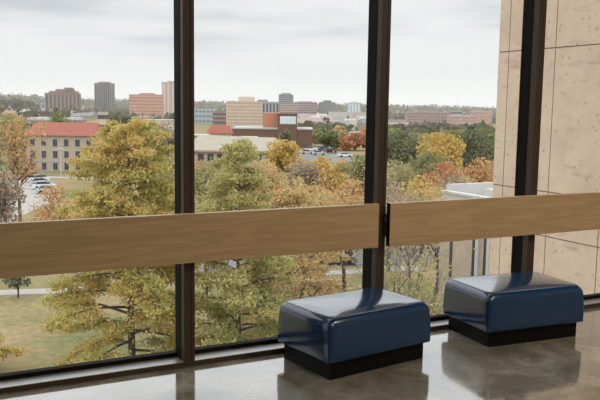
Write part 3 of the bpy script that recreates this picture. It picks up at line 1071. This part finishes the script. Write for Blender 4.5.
# long beige-roofed hall
t, W, H = building_at('beige_hall', 'long low hall with a wide beige roof behind the slender cypress', 186, 292, 152.5, 205, -.05)
w = W / 2
MB().box((-w, 0, -1), (w, 26, H)).build('wall', BM['lime'], t)
mb = MB()
mb.v = [(-w - .8, -.8, H), (w + .8, -.8, H), (w * .55, 22, H + 2.7), (-w - .4, 22, H + 3.2), (-w - .8, -.8, H + .5), (w + .8, -.8, H + .5), (w * .55, 22, H + 3.2), (-w - .4, 22, H + 3.7)]
mb.f = [(3, 2, 1, 0), (4, 5, 6, 7), (0, 1, 5, 4), (1, 2, 6, 5), (2, 3, 7, 6), (3, 0, 4, 7)]
mb.build('roof', BM['beigeroof'], t)
for k in range(11):
    x = -w + W * (k + .2) / 11
    MB().box((x, -.08, H - 2.4), (x + W / 11 * .62, .1, H - .5)).build('window', BM['glass'], t)

# brick annexe with orange wall beside it
block('low orange brick block left of the red roofed building', 186, 206, 136.5, 260, 2, 'orangebrick', 'pale', 12, 'bands')
block('flat pale roofed shed with dark front before the theatre', 240, 256, 138.5, 262, 1, 'darkbrick', 'glass', 8, 'bands')

# red-roofed limestone hall on the left
t, W, H = building_at('limestone_hall', 'three storey limestone hall under a red tiled roof', 27, 94, 135.5, 180, .03)
w = W / 2
MB().box((-w, 0, -1), (w, 13, H)).build('wall', BM['lime'], t)
MB().box((-w - .15, -.18, H - .35), (w + .15, 13.15, H)).build('cornice', BM['lime'], t)
MB().box((-w - .1, -.12, 2.35), (w + .1, 0, 2.6)).build('string_course', BM['pale'], t)
hip(t, -w, w, 0, 13, H, H + 2.9, BM['tile'], .7, .03)
for r in range(3):
    z = 0.5 + 2.75 * r
    for k in range(6):
        x = -w + W * (k + .34) / 6
        f_ = MB().box((x - .1, -.1, z - .12), (x + W / 6 * .38 + .1, .0, z + 1.75)).build('window', BM['pale'], t)
        for s in (0, 1):
            MB().box((x + s * W / 6 * .2, -.14, z), (x + s * W / 6 * .2 + W / 6 * .18, -.05, z + 1.6)).build('pane', BM['glass'], f_)
# its wing behind, half hidden by the cypress
t, W, H = building_at('limestone_wing', 'right wing of the limestone hall with a russet tiled roof', 99, 130, 136, 196, -.1)
w = W / 2
MB().box((-w, 0, -1), (w, 11, H)).build('wall', BM['lime'], t)
hip(t, -w, w, 0, 11, H, H + 3.0, BM['tile'], .6, .25)
for r in range(3):
    for k in range(3):
        x = -w + W * (k + .34) / 3
        MB().box((x, -.1, .5 + 2.75 * r), (x + 1.1, .0, 2.1 + 2.75 * r)).build('window', BM['glass'], t)
block('long low building with two white roof domes behind the red roof', 24, 72, 121.5, 240, 3, 'grey', 'glass', 16, 'bands', None, steps=[(.05, .36, 1.1), (.58, .95, 1.1)])
for ch in bpy.data.objects:
    if ch.name.startswith('upper_storey') and ch.parent and 'domes' in ch.parent.get('label', ''):
        ch.data.materials[0] = BM['white']

FOOT = []
bpy.context.view_layer.update()
for o in bpy.data.objects:
    if o.type == 'MESH' and o.parent and o.parent.get('category') in ('building', 'house'):
        cs = [o.matrix_world @ Vector(c) for c in o.bound_box]
        cx, cy = sum(c.x for c in cs) / 8, sum(c.y for c in cs) / 8
        FOOT.append((cx, cy, max(math.hypot(c.x - cx, c.y - cy) for c in cs)))
FOOT = np.array(FOOT)
# small houses in the far neighbourhood
SPOT = []
for (pa, pb, dmin, dmax, n, lab, grp) in (
        (300, 372, 500, 850, 46, 'small house in the far neighbourhood by the middle mullion', 'houses beyond the car park'),
        (2, 92, 620, 860, 16, 'small house among the trees below the left skyline', 'houses below the left skyline')):
    done = tries = 0
    while done < n and tries < 4000:
        tries += 1
        d = dmin + (dmax - dmin) * random.random()
        p = at(random.uniform(pa, pb), 120, d)
        if any(math.hypot(p.x - q[0], p.y - q[1]) < q[2] + 9 for q in SPOT + [tuple(f) for f in FOOT]):
            continue
        done += 1
        SPOT.append((p.x, p.y, 8.5))
        l = (p - EYE).dot(RH)
        t = thing('house', lab, 'house', (p.x, p.y, terrain(l, d)), -YAW + random.uniform(-.6, .6), grp)
        W, D_, H = random.uniform(8, 12), random.uniform(7, 9), random.uniform(3.2, 5.5)
        MB().box((-W / 2, 0, -1), (W / 2, D_, H)).build('wall', BM[random.choice(('beige', 'pink', 'mauve', 'white'))], t)
        hip(t, -W / 2, W / 2, 0, D_, H, H + random.uniform(2.2, 3.2), BM[random.choice(('pale', 'slate', 'mauve', 'beigeroof'))], .4, .08)

# trees scattered through the town and along the far ridge
P = []
for i in range(700):
    d = random.uniform(640, 1250)
    l = random.uniform(-.62, .50) * d
    c = np.array(world(l, d, terrain(l, d) + random.uniform(1.5, 4)))
    n = 16
    P.append(c + RNG.normal(size=(n, 3)) * np.array([3.2, 3.2, 1.8]))
for i in range(260):
    d = random.uniform(640, 1000)
    l = random.uniform(-.52, -.29) * d
    c = np.array(world(l, d, terrain(l, d) + random.uniform(2, 6)))
    P.append(c + RNG.normal(size=(22, 3)) * np.array([3.4, 3.4, 2.4]))
for i in range(120):
    d = random.uniform(400, 640)
    l = random.uniform(-.02, .30) * d
    c = np.array(world(l, d, terrain(l, d) + random.uniform(1, 2.6)))
    P.append(c + RNG.normal(size=(14, 3)) * np.array([2.6, 2.6, 1.3]))
for i in range(3000):
    d = random.uniform(1300, 2500)
    l = random.uniform(-.65, .50) * d
    c = np.array(world(l, d, terrain(l, d) + random.uniform(2, 9)))
    n = 9
    P.append(c + RNG.normal(size=(n, 3)) * np.array([6, 6, 3.2]))
P = np.concatenate(P)
keep = np.ones(len(P), bool)
for (cx, cy, rr) in list(FOOT) + SPOT:
    keep &= np.hypot(P[:, 0] - cx, P[:, 1] - cy) > rr + 4
P = P[keep]
fo = leaf_cloud('forest', P, 4.2, PAL['far'], None, aspect=1.3)
tag(fo, 'hazy trees spread through the town and along the far ridge', 'forest', kind='stuff')

# the low white-edged wing at right: its long side runs away from the gallery, like the concrete wall
XW = 28.0
pf = on_x(442, 190, XW)                      # far corner of its roof edge
HZ = pf.z - GZ
yn = on_x(512, 200, XW).y - 3.0
L_ = pf.y - yn
t = thing('low_wing', 'low concrete wing with white roof edge and slit windows, left of the tall concrete wall', 'building', (XW, yn, GZ))
MB().box((0, 0, -.5), (9, L_, HZ - .75)).build('wall', BM['lime'], t)
MB().box((.02, 0, HZ - .75), (.3, L_ - .02, HZ - .1)).box((-.06, 0, HZ - .14), (.36, L_, HZ)).build('parapet', BM['white'], t)
MB().box((.3, L_ - .3, HZ - .75), (9, L_, HZ + .35)).build('parapet', BM['white'], t)
MB().box((.3, 0, HZ - .75), (9, L_ - .3, HZ - .6)).build('roof', BM['pale'], t)
MB().box((2.2, L_ - 3.6, HZ - .6), (4.0, L_ - 1.2, HZ + .12)).build('roof_hatch', BM['white'], t)
for (pa, pb) in ((450.5, 452.5), (473, 475.2), (484.5, 487.8)):
    y1, y0 = on_x(pa, 245, XW).y - yn, on_x(pb, 245, XW).y - yn
    MB().box((-.06, y0, HZ - 8.5), (.1, y1, HZ - 2.0)).build('window', BM['glass'], t)
for pa in (478.5, 490):
    y0 = on_x(pa, 245, XW).y - yn
    MB().box((-.14, y0 - .12, -.5), (0, y0 + .12, HZ - .75)).build('pilaster', BM['white'], t)


# ------------------------------------------------------------------ cars
CARC = {n: plain(n + '_car_paint', c, 0.25, 0, 0.02, 1, coat=0.6) for n, c in dict(white=(.72, .72, .72), silver=(.45, .46, .48), black=(.02, .02, .023), blue=(.05, .12, .32), red=(.35, .04, .03), grey=(.17, .175, .18)).items()}
TYRE = plain('black_rubber', (.012, .012, .012), .8)
CAR_MESH = {}


def car(label, p, rz, paint, group=None):
    t = thing('car', label, 'car', (p.x, p.y, GZ + 0.03), rz, group)
    prof = [(-2.2, .3), (-2.2, .75), (-1.95, .92), (-1.1, .98), (1.2, .98), (2.05, .82), (2.25, .6), (2.25, .3)]
    roof = [(-1.65, .97), (-1.15, 1.42), (.15, 1.45), (1.05, .98)]
    if not CAR_MESH:
        o = MB().prism([(x, -.88, z) for x, z in prof], (0, 1.76, 0)).build('body', CARC['white'])
        CAR_MESH['body'] = o.data
        bpy.data.objects.remove(o)
        o = MB().prism([(x, -.76, z) for x, z in roof], (0, 1.52, 0)).build('glasshouse', BM['glass'])
        CAR_MESH['glasshouse'] = o.data
        bpy.data.objects.remove(o)
        o = MB().box((-1.18, -.74, 1.42), (.2, .74, 1.48)).build('roof', CARC['white'])
        CAR_MESH['roof'] = o.data
        bpy.data.objects.remove(o)
        o = MB().tube([(0, -.1, 0), (0, .1, 0)], .32, 12).build('wheel', TYRE)
        CAR_MESH['wheel'] = o.data
        bpy.data.objects.remove(o)
    for nm in ('body', 'glasshouse', 'roof'):
        o = bpy.data.objects.new(nm, CAR_MESH[nm])
        COL.objects.link(o)
        o.parent = t
        if nm != 'glasshouse':
            o.material_slots[0].link = 'OBJECT'
            o.material_slots[0].material = CARC[paint]
    for x in (-1.35, 1.4):
        for y in (-.82, .82):
            o = bpy.data.objects.new('wheel', CAR_MESH['wheel'])
            COL.objects.link(o)
            o.parent = t
            o.location = (x, y, .32)


row = [(35.5, 179.5, 'black', 'black car farthest along the car park row'), (38.5, 182, 'white', 'white car just before the black one in the car park row'),
       (41.5, 185.3, 'silver', 'silver car midway along the car park row'), (44.5, 189, 'white', 'white car second from the near end of the car park row'),
       (48.5, 193.5, 'silver', 'silver car nearest in the car park row')]
for px, py, c, lab in row:
    car(lab, ground_at(px, py), .35 - YAW, c, 'cars parked below the limestone hall')
lot = [(311, 151, 'white', 'white van like car left in the far car park'), (318, 150, 'white', 'white car beside the blue car in the far car park'), (324, 150.5, 'blue', 'bright blue car in the far car park'),
       (330, 153.5, 'black', 'black car at the right of the far car park'), (307, 154, 'silver', 'silver car nearest the theatre in the far car park'), (319, 155, 'silver', 'silver car in the front row of the far car park'), (345, 157, 'white', 'white car at the far car park by the middle mullion')]
for px, py, c, lab in lot:
    car(lab, ground_at(px, py), -YAW + .2, c, 'cars in the far car park')
car('dark grey car parked on the road beside the bare tree', ground_at(334, 264), -YAW + .1, 'grey')

# street lamp before the limestone hall
p = ground_at(61, 178)
t = thing('street_lamp', 'tall pale street lamp in front of the limestone hall', 'street lamp', (p.x, p.y, GZ))
MB().tube([(0, 0, 0), (0, 0, 3), (0, 0, 6.2)], [.11, .09, .07], 8).build('pole', BM['white'], t)
MB().tube([(-.7, 0, 6.1), (-.3, 0, 6.3), (.3, 0, 6.3), (.7, 0, 6.1)], [.09, .12, .12, .09], 8).build('lamp_head', BM['white'], t)

# ------------------------------------------------------------------ haze over the town
HAZE = 1 / 4300.0
mt, nt, out = new_mat('autumn_haze')
vs = nt.nodes.new('ShaderNodeVolumeScatter')
vs.inputs['Color'].default_value = (0.97, 0.985, 1.0, 1)
vs.inputs['Density'].default_value = HAZE
nt.links.new(vs.outputs['Volume'], out.inputs['Volume'])
corners = [world(-2600, 276), world(2600, 276), world(2600, 3200), world(-2600, 3200)]
hz = MB().prism([(c.x, c.y, GZ - 30) for c in corners], (0, 0, 95)).build('haze', mt)
tag(hz, 'thin pale haze lying over the distant town', 'haze', kind='stuff')

# ------------------------------------------------------------------ sky
wd = bpy.data.worlds.new('overcast_sky')
scn.world = wd
wd.use_nodes = True
nt = wd.node_tree
nt.nodes.clear()
out = nt.nodes.new('ShaderNodeOutputWorld')
bg = nt.nodes.new('ShaderNodeBackground')
nt.links.new(bg.outputs['Background'], out.inputs['Surface'])
tc = nt.nodes.new('ShaderNodeTexCoord')
sep = nt.nodes.new('ShaderNodeSeparateXYZ')
nt.links.new(tc.outputs['Generated'], sep.inputs['Vector'])
mp = nt.nodes.new('ShaderNodeMapping')
mp.inputs['Scale'].default_value = (2.6, 2.6, 17.0)
mp.inputs['Location'].default_value = (0.3, 0.9, 0.2)
nt.links.new(tc.outputs['Generated'], mp.inputs['Vector'])
nz = nt.nodes.new('ShaderNodeTexNoise')
nz.inputs['Scale'].default_value = 1.5
nz.inputs['Detail'].default_value = 5.0
nz.inputs['Roughness'].default_value = 0.5
nt.links.new(mp.outputs['Vector'], nz.inputs['Vector'])
# clouds get greyer above the bright band at the horizon
el = nt.nodes.new('ShaderNodeMapRange')
el.inputs['From Min'].default_value = 0.02
el.inputs['From Max'].default_value = 0.10
nt.links.new(sep.outputs['Z'], el.inputs['Value'])
cl = nt.nodes.new('ShaderNodeMapRange')
cl.inputs['From Min'].default_value = 0.42
cl.inputs['From Max'].default_value = 0.62
nt.links.new(nz.outputs['Fac'], cl.inputs['Value'])
mu = nt.nodes.new('ShaderNodeMath')
mu.operation = 'MULTIPLY'
nt.links.new(el.outputs['Result'], mu.inputs[0])
nt.links.new(cl.outputs['Result'], mu.inputs[1])
cr = nt.nodes.new('ShaderNodeValToRGB')
ramp_set(cr, [(0.0, (0.92, 0.935, 0.94)), (0.45, (0.85, 0.87, 0.885)), (1.0, (0.66, 0.695, 0.75))])
nt.links.new(mu.outputs[0], cr.inputs['Fac'])
# an overcast sky is brighter towards the zenith
zr = nt.nodes.new('ShaderNodeMapRange')
zr.inputs['From Min'].default_value = 0.13
zr.inputs['From Max'].default_value = 0.36
zr.inputs['To Min'].default_value = 1.0
zr.inputs['To Max'].default_value = 2.5
zr.interpolation_type = 'SMOOTHSTEP'
nt.links.new(sep.outputs['Z'], zr.inputs['Value'])
nt.links.new(cr.outputs['Color'], bg.inputs['Color'])
nt.links.new(zr.outputs['Result'], bg.inputs['Strength'])

# ------------------------------------------------------------------ gallery lamps
def lamp(x, y, w, pw):
    L = bpy.data.lights.new('ceiling_lamp', 'AREA')
    L.energy = pw
    L.size = w
    L.color = (1.0, 0.88, 0.72)
    o = bpy.data.objects.new('ceiling_lamp', L)
    COL.objects.link(o)
    o.location = (x, y, CZ - 0.05)
    return o


LP = 60
for x, y, f in ((0.0, 1.2, .15), (2.4, 1.2, .65), (4.8, 1.2, 1.7), (0.0, -2.2, .25), (2.4, -2.2, .7), (4.8, -2.2, 1.7)):
    lamp(x, y, 0.6, LP * f)

# ------------------------------------------------------------------ render look
scn.view_settings.view_transform = 'Standard'
scn.view_settings.look = 'None'
scn.view_settings.exposure = 0.0
scn.view_settings.gamma = 1.0
scn.view_settings.use_curve_mapping = False
scn.cycles.use_denoising = True
scn.cycles.max_bounces = 10
scn.cycles.transparent_max_bounces = 24
scn.cycles.volume_bounces = 1
